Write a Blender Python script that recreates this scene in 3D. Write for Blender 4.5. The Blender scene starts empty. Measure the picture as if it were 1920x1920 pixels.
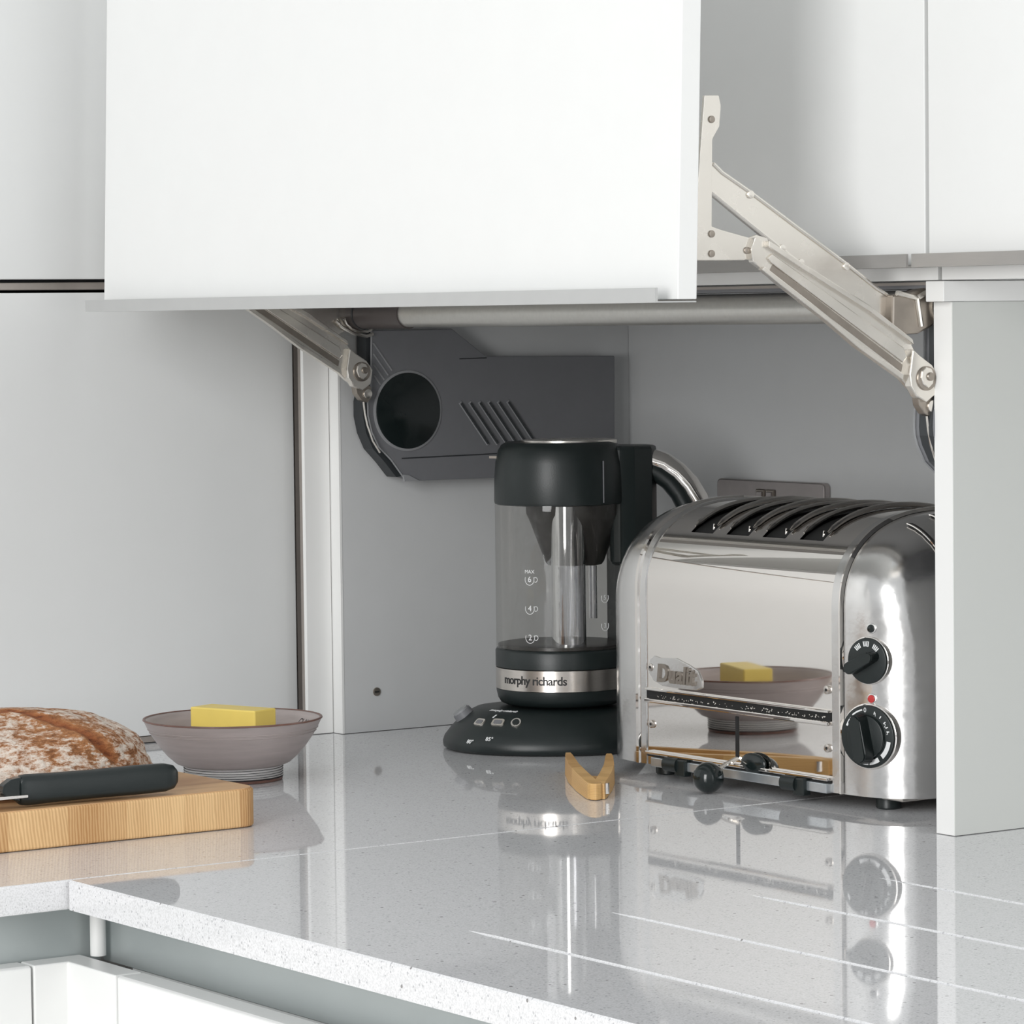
import bpy, bmesh, math, random
from mathutils import Vector, Matrix, noise
random.seed(7)
K = 0.8                      # design units -> metres, about the worktop level
WZ = 0.9
sc = bpy.context.scene
col = sc.collection
PI = math.pi

def W(p):
    return Vector((p[0]*K, p[1]*K, WZ + (p[2]-WZ)*K))

# ------------------------------------------------------------------ materials
def nodes(name):
    m = bpy.data.materials.new(name); m.use_nodes = True
    nt = m.node_tree
    return m, nt, nt.nodes['Principled BSDF']

def mat(name, c, rough=0.5, metal=0.0, bump=0.0, bscale=200.0, var=0.0, vscale=8.0, coat=0.0, aniso=0.0, ior=1.5, rvar=0.0, stretch=(1, 1, 1)):
    m, nt, b = nodes(name)
    b.inputs['Base Color'].default_value = (*c, 1)
    b.inputs['Roughness'].default_value = rough
    b.inputs['Metallic'].default_value = metal
    b.inputs['IOR'].default_value = ior
    b.inputs['Coat Weight'].default_value = coat
    b.inputs['Coat Roughness'].default_value = 0.05
    b.inputs['Anisotropic'].default_value = aniso
    N, L = nt.nodes, nt.links
    tc = N.new('ShaderNodeTexCoord'); mp = N.new('ShaderNodeMapping')
    mp.inputs['Scale'].default_value = stretch
    L.new(tc.outputs['Object'], mp.inputs['Vector'])
    nz = N.new('ShaderNodeTexNoise'); nz.inputs['Scale'].default_value = vscale; nz.inputs['Detail'].default_value = 4
    L.new(mp.outputs['Vector'], nz.inputs['Vector'])
    if var > 0:
        r = N.new('ShaderNodeValToRGB')
        r.color_ramp.elements[0].position = .3; r.color_ramp.elements[1].position = .7
        r.color_ramp.elements[0].color = (*[max(0, x*(1-var)) for x in c], 1)
        r.color_ramp.elements[1].color = (*[min(1, x*(1+var)) for x in c], 1)
        L.new(nz.outputs['Fac'], r.inputs['Fac']); L.new(r.outputs['Color'], b.inputs['Base Color'])
    if rvar > 0:
        mr = N.new('ShaderNodeMapRange')
        mr.inputs['From Min'].default_value = .35; mr.inputs['From Max'].default_value = .7
        mr.inputs['To Min'].default_value = rough; mr.inputs['To Max'].default_value = rough + rvar
        L.new(nz.outputs['Fac'], mr.inputs['Value']); L.new(mr.outputs['Result'], b.inputs['Roughness'])
    if bump > 0:
        nb = N.new('ShaderNodeTexNoise'); nb.inputs['Scale'].default_value = bscale; nb.inputs['Detail'].default_value = 3
        L.new(mp.outputs['Vector'], nb.inputs['Vector'])
        bp = N.new('ShaderNodeBump'); bp.inputs['Strength'].default_value = bump; bp.inputs['Distance'].default_value = 0.001
        L.new(nb.outputs['Fac'], bp.inputs['Height']); L.new(bp.outputs['Normal'], b.inputs['Normal'])
    return m

def quartz(name):
    m, nt, b = nodes(name); N, L = nt.nodes, nt.links
    tc = N.new('ShaderNodeTexCoord')
    def flecks(scale, thr, w):
        v = N.new('ShaderNodeTexVoronoi'); v.inputs['Scale'].default_value = scale
        L.new(tc.outputs['Object'], v.inputs['Vector'])
        # random per cell
        sep = N.new('ShaderNodeSeparateColor'); L.new(v.outputs['Color'], sep.inputs['Color'])
        a = N.new('ShaderNodeMath'); a.operation = 'GREATER_THAN'; a.inputs[1].default_value = thr
        L.new(sep.outputs['Red'], a.inputs[0])
        d = N.new('ShaderNodeMath'); d.operation = 'LESS_THAN'; d.inputs[1].default_value = w
        L.new(v.outputs['Distance'], d.inputs[0])
        mu = N.new('ShaderNodeMath'); mu.operation = 'MULTIPLY'
        L.new(a.outputs[0], mu.inputs[0]); L.new(d.outputs[0], mu.inputs[1])
        return mu
    base = N.new('ShaderNodeTexNoise'); base.inputs['Scale'].default_value = 900; base.inputs['Detail'].default_value = 2
    L.new(tc.outputs['Object'], base.inputs['Vector'])
    r = N.new('ShaderNodeValToRGB')
    r.color_ramp.elements[0].position = .36; r.color_ramp.elements[0].color = (.66, .66, .67, 1)
    r.color_ramp.elements[1].position = .56; r.color_ramp.elements[1].color = (.80, .80, .815, 1)
    L.new(base.outputs['Fac'], r.inputs['Fac'])
    f1 = flecks(520, .90, .40); f2 = flecks(230, .972, .24)
    m1 = N.new('ShaderNodeMix'); m1.data_type = 'RGBA'
    L.new(f1.outputs[0], m1.inputs['Factor']); L.new(r.outputs['Color'], m1.inputs['A']); m1.inputs['B'].default_value = (.50, .50, .52, 1)
    m2 = N.new('ShaderNodeMix'); m2.data_type = 'RGBA'
    L.new(f2.outputs[0], m2.inputs['Factor']); L.new(m1.outputs['Result'], m2.inputs['A']); m2.inputs['B'].default_value = (.26, .25, .25, 1)
    L.new(m2.outputs['Result'], b.inputs['Base Color'])
    b.inputs['Roughness'].default_value = .035
    b.inputs['IOR'].default_value = 1.52
    return m

def wood(name, c0, c1, blocks, axis, rings=60, grain=(1, 1, 1)):
    """blocks: width of one lamella along `axis` (metres)."""
    m, nt, b = nodes(name); N, L = nt.nodes, nt.links
    tc = N.new('ShaderNodeTexCoord')
    sep = N.new('ShaderNodeSeparateXYZ'); L.new(tc.outputs['Object'], sep.inputs[0])
    dv = N.new('ShaderNodeMath'); dv.operation = 'DIVIDE'; dv.inputs[1].default_value = blocks
    L.new(sep.outputs[axis], dv.inputs[0])
    fl = N.new('ShaderNodeMath'); fl.operation = 'FLOOR'; L.new(dv.outputs[0], fl.inputs[0])
    wn = N.new('ShaderNodeTexWhiteNoise'); wn.noise_dimensions = '1D'; L.new(fl.outputs[0], wn.inputs['W'])
    mp = N.new('ShaderNodeMapping'); mp.inputs['Scale'].default_value = grain
    va = N.new('ShaderNodeVectorMath'); va.operation = 'ADD'
    L.new(tc.outputs['Object'], va.inputs[0]); L.new(wn.outputs['Color'], va.inputs[1])
    L.new(va.outputs[0], mp.inputs['Vector'])
    wv = N.new('ShaderNodeTexWave'); wv.wave_type = 'RINGS'; wv.inputs['Scale'].default_value = rings
    wv.inputs['Distortion'].default_value = 3.5; wv.inputs['Detail'].default_value = 3; wv.inputs['Detail Scale'].default_value = 1.5
    L.new(mp.outputs['Vector'], wv.inputs['Vector'])
    n2 = N.new('ShaderNodeTexNoise'); n2.inputs['Scale'].default_value = 25; n2.inputs['Detail'].default_value = 6
    L.new(mp.outputs['Vector'], n2.inputs['Vector'])
    mx = N.new('ShaderNodeMath'); mx.operation = 'MULTIPLY_ADD'; mx.inputs[1].default_value = .28
    L.new(wv.outputs['Fac'], mx.inputs[0])
    m3 = N.new('ShaderNodeMath'); m3.operation = 'MULTIPLY'; m3.inputs[1].default_value = .55
    L.new(n2.outputs['Fac'], m3.inputs[0]); L.new(m3.outputs[0], mx.inputs[2])
    m4 = N.new('ShaderNodeMath'); m4.operation = 'MULTIPLY_ADD'; m4.inputs[1].default_value = .35
    L.new(wn.outputs['Value'], m4.inputs[0]); L.new(mx.outputs[0], m4.inputs[2])
    r = N.new('ShaderNodeValToRGB')
    r.color_ramp.elements[0].position = .25; r.color_ramp.elements[0].color = (*c0, 1)
    r.color_ramp.elements[1].position = .85; r.color_ramp.elements[1].color = (*c1, 1)
    L.new(m4.outputs[0], r.inputs['Fac']); L.new(r.outputs['Color'], b.inputs['Base Color'])
    b.inputs['Roughness'].default_value = .5
    return m

def clear_glass(name, tint=(1, 1, 1), base=.04, streak=0.0, power=4.0, edge=.7, stretch=(1, 1, 1)):
    m = bpy.data.materials.new(name); m.use_nodes = True
    nt = m.node_tree; N, L = nt.nodes, nt.links
    N.remove(N['Principled BSDF']); out = N['Material Output']
    tr = N.new('ShaderNodeBsdfTransparent'); tr.inputs['Color'].default_value = (*tint, 1)
    gl = N.new('ShaderNodeBsdfGlossy'); gl.inputs['Roughness'].default_value = .03
    fr = N.new('ShaderNodeLayerWeight'); fr.inputs['Blend'].default_value = .5
    pw = N.new('ShaderNodeMath'); pw.operation = 'POWER'; pw.inputs[1].default_value = power
    L.new(fr.outputs['Facing'], pw.inputs[0])
    ad = N.new('ShaderNodeMath'); ad.operation = 'MULTIPLY_ADD'; ad.inputs[1].default_value = edge; ad.inputs[2].default_value = base
    L.new(pw.outputs[0], ad.inputs[0])
    tc = N.new('ShaderNodeTexCoord')
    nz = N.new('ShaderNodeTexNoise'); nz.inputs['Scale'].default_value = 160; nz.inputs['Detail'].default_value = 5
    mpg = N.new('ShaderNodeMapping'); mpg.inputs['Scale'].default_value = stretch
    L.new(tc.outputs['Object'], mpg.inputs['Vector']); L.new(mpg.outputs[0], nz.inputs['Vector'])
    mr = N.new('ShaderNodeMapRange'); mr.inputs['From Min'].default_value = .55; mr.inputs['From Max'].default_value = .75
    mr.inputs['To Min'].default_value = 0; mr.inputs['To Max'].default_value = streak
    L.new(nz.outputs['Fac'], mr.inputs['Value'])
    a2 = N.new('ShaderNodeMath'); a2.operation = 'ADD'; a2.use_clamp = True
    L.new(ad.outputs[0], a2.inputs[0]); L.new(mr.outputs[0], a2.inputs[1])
    mx = N.new('ShaderNodeMixShader')
    L.new(a2.outputs[0], mx.inputs[0]); L.new(tr.outputs[0], mx.inputs[1]); L.new(gl.outputs[0], mx.inputs[2])
    L.new(mx.outputs[0], out.inputs['Surface'])
    return m

def crust(name):
    m, nt, b = nodes(name); N, L = nt.nodes, nt.links
    tc = N.new('ShaderNodeTexCoord')
    at = N.new('ShaderNodeAttribute'); at.attribute_name = 'score'
    big = N.new('ShaderNodeTexNoise'); big.inputs['Scale'].default_value = 16; big.inputs['Detail'].default_value = 5; big.inputs['Roughness'].default_value = .65
    fine = N.new('ShaderNodeTexNoise'); fine.inputs['Scale'].default_value = 170; fine.inputs['Detail'].default_value = 5; fine.inputs['Roughness'].default_value = .75
    mpf = N.new('ShaderNodeMapping'); mpf.inputs['Scale'].default_value = (1, .55, 1.3)
    L.new(tc.outputs['Object'], big.inputs['Vector']); L.new(tc.outputs['Object'], mpf.inputs['Vector']); L.new(mpf.outputs[0], fine.inputs['Vector'])
    r = N.new('ShaderNodeValToRGB'); e = r.color_ramp.elements
    e[0].position = .30; e[0].color = (.14, .045, .015, 1)
    e[1].position = .72; e[1].color = (.60, .33, .15, 1)
    x = e.new(.5); x.color = (.44, .19, .07, 1)
    L.new(fine.outputs['Fac'], r.inputs['Fac'])
    # flour = big*.6+fine*.6 - score
    m1 = N.new('ShaderNodeMath'); m1.operation = 'MULTIPLY_ADD'; m1.inputs[1].default_value = 1.15
    L.new(big.outputs['Fac'], m1.inputs[0])
    m2 = N.new('ShaderNodeMath'); m2.operation = 'MULTIPLY'; m2.inputs[1].default_value = 1.7
    L.new(fine.outputs['Fac'], m2.inputs[0]); L.new(m2.outputs[0], m1.inputs[2])
    m3 = N.new('ShaderNodeMath'); m3.operation = 'MULTIPLY_ADD'; m3.inputs[1].default_value = -.55
    L.new(at.outputs['Fac'], m3.inputs[0]); L.new(m1.outputs[0], m3.inputs[2])
    mr = N.new('ShaderNodeMapRange'); mr.inputs['From Min'].default_value = 1.37; mr.inputs['From Max'].default_value = 1.62
    L.new(m3.outputs[0], mr.inputs['Value'])
    mx = N.new('ShaderNodeMix'); mx.data_type = 'RGBA'
    dk = N.new('ShaderNodeMix'); dk.data_type = 'RGBA'; dk.blend_type = 'MULTIPLY'
    L.new(at.outputs['Fac'], dk.inputs['Factor']); L.new(r.outputs['Color'], dk.inputs['A']); dk.inputs['B'].default_value = (.72, .50, .38, 1)
    L.new(mr.outputs[0], mx.inputs['Factor']); L.new(dk.outputs['Result'], mx.inputs['A']); mx.inputs['B'].default_value = (.80, .70, .61, 1)
    L.new(mx.outputs['Result'], b.inputs['Base Color'])
    b.inputs['Roughness'].default_value = .8
    bp = N.new('ShaderNodeBump'); bp.inputs['Strength'].default_value = 1.0; bp.inputs['Distance'].default_value = .003
    L.new(fine.outputs['Fac'], bp.inputs['Height']); L.new(bp.outputs['Normal'], b.inputs['Normal'])
    return m

BLK = (.011, .0165, .0165)
M = dict(
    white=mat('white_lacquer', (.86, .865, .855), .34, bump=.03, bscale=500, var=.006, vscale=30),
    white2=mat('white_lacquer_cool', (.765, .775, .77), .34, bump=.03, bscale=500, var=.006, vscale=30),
    cover=mat('pale_green_grey_panel', (.66, .675, .65), .4, var=.005),
    edge=mat('white_edge_band', (.88, .88, .865), .4, var=.005),
    inner=mat('grey_melamine', (.64, .648, .65), .45, bump=.03, bscale=700, var=.01, vscale=40),
    plaster=mat('painted_wall', (.8, .8, .79), .8, bump=.05, var=.01),
    floor=mat('floor_tiles', (.62, .60, .57), .35, var=.05, vscale=3),
    alu=mat('brushed_aluminium', (.42, .405, .39), .40, .5, var=.02, vscale=60, stretch=(1, 1, 20)),
    alu_pale=mat('satin_pale_aluminium', (.54, .545, .54), .45, .3, var=.015, vscale=60),
    alu_taupe=mat('taupe_aluminium_profile', (.40, .36, .33), .4, .55, var=.05, vscale=50),
    channel=mat('satin_handle_channel', (.50, .54, .54), .38, .45, var=.02, vscale=20),
    dark=mat('dark_gap', (.035, .035, .037), .7, var=.1),
    nickel=mat('nickel_plate', (.80, .765, .71), .20, .95, bump=.05, bscale=150, var=.03, vscale=40, rvar=.12),
    nickel_dk=mat('dark_nickel', (.36, .32, .28), .3, .9, var=.1, vscale=60),
    sleeve=mat('brown_grey_plastic', (.085, .072, .070), .38, var=.08),
    tube=mat('satin_steel_tube', (.60, .59, .56), .36, .75, bump=.04, bscale=900, var=.03, vscale=300),
    mech=mat('grey_plastic_housing', (.19, .193, .205), .45, bump=.05, bscale=800, var=.02, vscale=50),
    mech_dk=mat('dark_plastic_housing', (.03, .034, .037), .4, var=.1),
    mech_lt=mat('light_plastic_edge', (.30, .305, .315), .4, var=.03),
    black=mat('black_plastic', BLK, .38, bump=.06, bscale=900, var=.05, vscale=30),
    black_sh=mat('glossy_black_plastic', BLK, .14, var=.05, vscale=30),
    chrome=mat('mirror_steel', (.83, .795, .76), .012, 1.0, bump=.006, bscale=18, rvar=.03, vscale=14),
    chrome_dk=mat('polished_top_steel', (.60, .57, .54), .09, 1.0, bump=.02, bscale=120, rvar=.12, vscale=60),
    cast=mat('polished_cast_aluminium', (.74, .73, .72), .17, 1.0, bump=.06, bscale=260, rvar=.10, vscale=90),
    steel=mat('brushed_steel_band', (.66, .62, .58), .24, 1.0, var=.05, vscale=40, stretch=(1, 1, 30)),
    tray=mat('galvanised_tray', (.60, .64, .67), .3, .8, var=.12, vscale=60),
    slot=mat('slot_black', (.012, .012, .012), .8, var=.1),
    red=mat('red_lamp', (.55, .04, .04), .2, var=.05),
    ink=mat('white_print', (.85, .86, .86), .5, var=.01),
    ink_blk=mat('black_print', (.02, .02, .02), .5, var=.01),
    plate=mat('socket_steel', (.42, .385, .375), .28, .85, var=.05, vscale=80),
    filt=mat('smoked_filter', (.040, .038, .036), .3, var=.2, vscale=40),
    glaze=mat('lilac_grey_glaze', (.42, .365, .355), .38, bump=.25, bscale=120, var=.10, vscale=90, stretch=(.25, .25, 2.2)),
    glaze_lt=mat('white_slip', (.72, .71, .70), .35, var=.05, vscale=60),
    brown=mat('iron_brown_rim', (.17, .085, .065), .4, var=.2, vscale=120),
    butter=mat('butter', (.93, .71, .17), .42, bump=.06, bscale=90, var=.05, vscale=25),
    crust=crust('bread_crust'),
    board=wood('end_grain_wood', (.46, .235, .085), (.84, .57, .29), .046, 'Y', rings=95, grain=(1, 1.5, .30)),
    board_top=wood('board_top_wood', (.34, .17, .075), (.62, .38, .19), .04, 'X', rings=30, grain=(2, .25, 1)),
    tongw=wood('tong_wood', (.50, .27, .09), (.74, .47, .19), .5, 'X', rings=90, grain=(.5, .5, 3)),
    quartz=quartz('quartz_worktop'),
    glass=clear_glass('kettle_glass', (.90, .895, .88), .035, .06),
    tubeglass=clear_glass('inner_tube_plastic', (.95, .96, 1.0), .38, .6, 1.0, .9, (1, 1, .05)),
)

# ------------------------------------------------------------------ mesh helpers (design units)
class B:
    def __init__(s): s.bm = bmesh.new(); s.pr = False
    def _bev(s, n0, bevel, seg):
        if bevel <= 0: return
        s.bm.edges.ensure_lookup_table()
        es = [e for e in s.bm.edges if e.index >= n0 or e.index == -1]
        es = [e for e in s.bm.edges if e.tag is False]
        es = [e for e in es if len(e.link_faces) == 2 and e.calc_face_angle(0) > .5]
        if es: bmesh.ops.bevel(s.bm, geom=es, offset=bevel, segments=seg, affect='EDGES', profile=.5)
    def _mark(s):
        for e in s.bm.edges: e.tag = True
    def prism(s, pts, ax, a, b, bevel=0, seg=2):
        s._mark(); s.pr = True
        def P(u, v, w):
            return {'x': (w, u, v), 'y': (u, w, v), 'z': (u, v, w)}[ax]
        v0 = [s.bm.verts.new(P(u, v, a)) for u, v in pts]
        v1 = [s.bm.verts.new(P(u, v, b)) for u, v in pts]
        n = len(pts)
        fs = [s.bm.faces.new(v0[::-1]), s.bm.faces.new(v1)]
        for i in range(n): fs.append(s.bm.faces.new((v0[i], v0[(i+1) % n], v1[(i+1) % n], v1[i])))
        bmesh.ops.recalc_face_normals(s.bm, faces=fs)
        s._bev(0, bevel, seg); return s
    def box(s, x0, x1, y0, y1, z0, z1, bevel=0, seg=2):
        return s.prism([(x0, y0), (x1, y0), (x1, y1), (x0, y1)], 'z', z0, z1, bevel, seg)
    def rings(s, rs, cap0=True, cap1=True, closed=True):
        vs = [[s.bm.verts.new(p) for p in r] for r in rs]
        n = len(rs[0]); m = n if closed else n-1
        for i in range(len(vs)-1):
            for j in range(m):
                k = (j+1) % n
                try: s.bm.faces.new((vs[i][j], vs[i][k], vs[i+1][k], vs[i+1][j]))
                except ValueError: pass
        if cap0 and closed: s.bm.faces.new(vs[0][::-1])
        if cap1 and closed: s.bm.faces.new(vs[-1])
        return s
    def tube(s, pts, r, n=10, caps=True, flat=None):
        pts = [Vector(p) for p in pts]
        rs = []; up = None
        for i, p in enumerate(pts):
            t = (pts[min(i+1, len(pts)-1)] - pts[max(i-1, 0)]).normalized()
            if up is None:
                up = Vector((0, 0, 1)) if abs(t.z) < .9 else Vector((1, 0, 0))
            u = (up - t*up.dot(t)).normalized(); w = t.cross(u); up = u
            rr = r[i] if isinstance(r, (list, tuple)) else r
            ru = rr; rw = rr*(flat or 1)
            rs.append([p + u*ru*math.cos(a) + w*rw*math.sin(a) for a in [2*PI*k/n for k in range(n)]])
        return s.rings(rs, caps, caps)
    def lathe(s, prof, c, n=64, cap0=True, cap1=True):
        rs = [[(c[0]+r*math.cos(2*PI*k/n), c[1]+r*math.sin(2*PI*k/n), c[2]+z) for k in range(n)] for r, z in prof]
        return s.rings(rs, cap0, cap1)
    def disc(s, c, nrm, r, h, n=32, bevel=0):
        nrm = Vector(nrm).normalized(); c = Vector(c)
        u = (Vector((0, 0, 1)) - nrm*nrm.z)
        if u.length < 1e-4: u = Vector((1, 0, 0))
        u.normalize(); w = nrm.cross(u)
        def ring(rr, hh): return [c + nrm*hh + u*rr*math.cos(2*PI*k/n) + w*rr*math.sin(2*PI*k/n) for k in range(n)]
        b = bevel or h*.2
        return s.rings([ring(r, 0), ring(r, h-b), ring(r-b*.3, h-b*.3), ring(r-b, h)])
    def sphere(s, c, r, seg=24, sc=(1, 1, 1)):
        mt = Matrix.Translation(c) @ Matrix.Diagonal((*sc, 1))
        bmesh.ops.create_uvsphere(s.bm, u_segments=seg, v_segments=seg//2, radius=r, matrix=mt)
        return s
    def xform(s, mt):
        bmesh.ops.transform(s.bm, matrix=mt, verts=s.bm.verts); return s

def finish(name, me, m, parent, sharp=35):
    o = bpy.data.objects.new(name, me); col.objects.link(o)
    me.materials.append(m)
    for p in me.polygons: p.use_smooth = True
    try: me.set_sharp_from_angle(angle=math.radians(sharp))
    except Exception: pass
    return o

def world_loc(o):
    v = Vector((0, 0, 0))
    while o: v = v + o.location; o = o.parent
    return v

def obj(name, b, m, parent=None, sharp=None, at=None, recalc=True):
    bm = b.bm
    if sharp is None: sharp = 12 if b.pr else 40
    if recalc: bmesh.ops.recalc_face_normals(bm, faces=bm.faces)
    for v in bm.verts: v.co = W(v.co)
    if at is not None: org = W(at)
    else:
        xs = [v.co for v in bm.verts]
        org = Vector(((min(v.x for v in xs)+max(v.x for v in xs))/2, (min(v.y for v in xs)+max(v.y for v in xs))/2, min(v.z for v in xs)))
    for v in bm.verts: v.co -= org
    me = bpy.data.meshes.new(name); bm.to_mesh(me); bm.free()
    o = finish(name, me, m, parent, sharp)
    o.location = org - (world_loc(parent) if parent else Vector((0, 0, 0)))
    if parent: o.parent = parent
    return o

def tag(o, label, cat, group=None):
    o['label'] = label; o['category'] = cat
    if group: o['group'] = group
    return o
def struct(o): o['kind'] = 'structure'; return o
def thing(name, label, cat, loc, group=None):
    o = bpy.data.objects.new(name, None); col.objects.link(o); o.location = W(loc)
    o.empty_display_size = .05
    return tag(o, label, cat, group)

def text(name, s, size, m, parent, fn, ext=.0004, bold=0.0, shear=0.0, spacing=1.0):
    """fn maps (u, v, w) text coords (design units) -> design point"""
    cu = bpy.data.curves.new(name, 'FONT'); cu.body = s; cu.size = size; cu.extrude = ext; cu.offset = bold
    cu.align_x = 'CENTER'; cu.align_y = 'CENTER'; cu.shear = shear; cu.space_character = spacing; cu.resolution_u = 3
    t = bpy.data.objects.new(name, cu); col.objects.link(t)
    dg = bpy.context.evaluated_depsgraph_get(); dg.update()
    me = bpy.data.meshes.new_from_object(t.evaluated_get(dg))
    bpy.data.objects.remove(t); bpy.data.curves.remove(cu)
    b = B(); b.bm.from_mesh(me); bpy.data.meshes.remove(me)
    for v in b.bm.verts: v.co = Vector(fn(v.co.x, v.co.y, v.co.z))
    return obj(name, b, m, parent)

# ------------------------------------------------------------------ structure
FZ = WZ - WZ/K
struct(obj('floor', B().box(-1.4, 5.0, -5.0, 1.5, FZ-.1, FZ), M['floor']))
struct(obj('wall_left', B().box(-1.45, -1.35, -5.0, 1.5, FZ, 2.6), M['plaster']))
struct(obj('wall_back', B().box(-1.35, 5.0, 1.4, 1.5, FZ, 2.6), M['plaster']))

# ------------------------------------------------------------------ worktops
o = tag(obj('worktop', B().box(-1.34, -.0006, -1.6, 1.39, .8758, .9, .0016), M['quartz']),
        'speckled pale quartz worktop carrying the bread board, bowl and kettle', 'worktop')
def grooved_top():
    b = B(); bm = b.bm
    z0, zt = .8758, .9
    x0, x1, y0, y1 = .0006, 3.2, .0, 1.39
    gs = [(.467, .1165), (.470, .2468), (.474, .3795), (.477, .512)]
    hw, dep, tap = .0034, .0022, .03
    gx = [(.4035), (.4075), (.4115), (.4145)]
    ys = [y0+.0016]
    for i, (_, y) in enumerate(gs): ys += [y-hw, y-hw*.4, y+hw*.4, y+hw]
    ys += [y1]
    # columns of x : start, groove starts..., end
    xs = sorted([x0+.0016, .4035, .4035+tap, .4115+.06, x1])
    grid = []
    for x in xs:
        row = [bm.verts.new((x, y0, z0)), bm.verts.new((x, y0, zt-.0016)), bm.verts.new((x, ys[0], zt))]
        for i, (_, y) in enumerate(gs):
            g = gx[i]; t = max(0, min(1, (x-g)/tap)); w = .15+.85*t
            for k, (dy, dz) in enumerate(((-1, 0), (-.4, -1), (.4, -1), (1, 0))):
                row.append(bm.verts.new((x, y+dy*hw*w, zt+dz*dep*t)))
        row += [bm.verts.new((x, y1, zt)), bm.verts.new((x, y1, z0))]
        grid.append(row)
    for a, c in zip(grid, grid[1:]):
        for j in range(len(a)-1): bm.faces.new((a[j], c[j], c[j+1], a[j+1]))
        bm.faces.new((a[-1], c[-1], c[0], a[0]))
    bm.faces.new(grid[0][::-1]); bm.faces.new(grid[-1])
    return b
tag(obj('worktop', grooved_top(), M['quartz'], sharp=12),
    'speckled pale quartz worktop with four routed drainer grooves, in the foreground', 'worktop')

# ------------------------------------------------------------------ base cabinets
zt = .8294; zb = FZ+.12
def cab(name, label, loc, cat='cabinet', group=None): return thing(name, label, cat, loc, group)
L = cab('base_cabinet', 'white base cabinet under the left worktop, at the bottom left corner', (-.3, -.4, FZ))
obj('carcass', B().box(-.6, -.047, -.8, -.0236, zb, .822), M['white2'], L)
obj('plinth', B().box(-.6, -.09, -.8, -.0236, FZ+.001, zb-.002), M['dark'], L)
obj('door', B().prism([(-.0445, zb+.01), (-.0205, zb+.01), (-.0205, zt-.001), (-.0235, zt+.0005), (-.0445, zt+.0005)], 'y', -.62, -.0235, .0012), M['white'], L)
obj('handle_channel', B().box(-.060, -.047, -.8, .054, .823, .8756), M['channel'], L)
C2 = cab('corner_filler', 'white L-shaped corner filler panel between the two base cabinets', (-.01, .02, FZ), 'panel')
obj('panel', B().prism([(-.0205, -.0212), (-.0205, .0095), (.0595, .0095), (.0595, .0335), (-.0445, .0335), (-.0445, -.0212)], 'z', zb+.01, zt+.0005, .0012), M['white'], C2)
obj('post', B().lathe([(.0065, 0), (.0065, .0462)], (-.0335, .0445, .8294), 24), M['edge'], C2)
Rb = cab('base_cabinet', 'white base cabinet under the grooved worktop in the foreground', (.8, .4, FZ))
obj('carcass', B().box(.0, 1.6, .058, .9, zb, .822), M['white2'], Rb)
obj('plinth', B().box(.0, 1.6, .1, .9, FZ+.001, zb-.002), M['dark'], Rb)
obj('door', B().prism([(.0335, zb+.01), (.0095, zb+.01), (.0095, zt-.001), (.0125, zt+.0005), (.0335, zt+.0005)], 'x', .0625, .95, .0012), M['white'], Rb)
obj('handle_channel', B().box(-.046, 1.6, .056, .066, .823, .8756), M['channel'], Rb)

# ------------------------------------------------------------------ left run: counter-top cupboard and wall cabinet
G = cab('countertop_cabinet', 'tall pale grey-white cupboard standing on the worktop behind the bread', (-1.05, 0, .9))
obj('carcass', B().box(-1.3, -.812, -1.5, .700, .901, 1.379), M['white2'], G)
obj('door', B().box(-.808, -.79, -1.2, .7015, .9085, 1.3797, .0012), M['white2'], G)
obj('bottom_profile', B().box(-.806, -.794, -1.2, .70, .9012, .9075), M['alu_taupe'], G)
obj('side_profile', B().box(-.812, -.7915, .7035, .7105, .902, 1.3797), M['alu_taupe'], G)
U = cab('wall_cabinet', 'white wall cabinet at the upper left above the long dark gap', (-1.05, 0, 1.395))
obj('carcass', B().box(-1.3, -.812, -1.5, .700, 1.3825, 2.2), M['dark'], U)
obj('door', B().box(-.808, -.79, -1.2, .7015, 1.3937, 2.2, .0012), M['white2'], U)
obj('handle_profile', B().box(-.8115, -.798, -1.2, .70, 1.3828, 1.3905, .0008), M['alu_taupe'], U)

# ------------------------------------------------------------------ lift-up corner cabinet
A = cab('lift_up_cabinet', 'open corner cabinet with its white door raised on metal arms, housing the kettle and toaster', (-.24, .9, .9))
def part(n, b, m, p=A, **k): return obj(n, b, m, p, **k)
part('side_panel', B().box(-.749, -.728, .722, 1.13, .9006, 1.376), M['inner'])
part('edge_strip', B().box(-.7495, -.7275, .7195, .7222, .9006, 1.376), M['edge'])
part('side_panel', B().box(.2465, .2675, .714, 1.13, .9006, 1.3575), M['inner'])
part('edge_strip', B().box(.2455, .2683, .7115, .7142, .9006, 1.3575), M['edge'])
part('cover_panel', B().box(.2677, .2690, .7118, 1.13, .9006, 1.3575), M['cover'])
part('back_panel', B().box(-.7275, .246, 1.1103, 1.128, .9006, 1.372), M['inner'])
part('top_board', B().box(-.727, .2435, .735, 1.128, 1.3725, 1.3835), M['inner'])
part('top_cap', B().box(.2475, .2705, .7005, 1.13, 1.3578, 1.3755, .0008), M['edge'])
part('light_rail', B().box(-.727, .2435, .722, .7335, 1.3690, 1.3750, .0008), M['mech'])
part('rail_lip', B().box(-.727, .2435, .7195, .7215, 1.3722, 1.3748), M['alu_taupe'])
part('filler_panel', B().box(-.7505, -.745, .6865, .7185, .9006, 1.375, .0005), M['edge'])
part('corner_profile', B().box(-.7765, -.7700, .6990, .7100, .9006, 1.375, .0005), M['alu_taupe'])
part('gap_shade', B().box(-.79, -.7510, .7112, .7185, .9006, 1.375), M['dark'])  # near-black board standing in for the shade inside the gap
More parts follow.
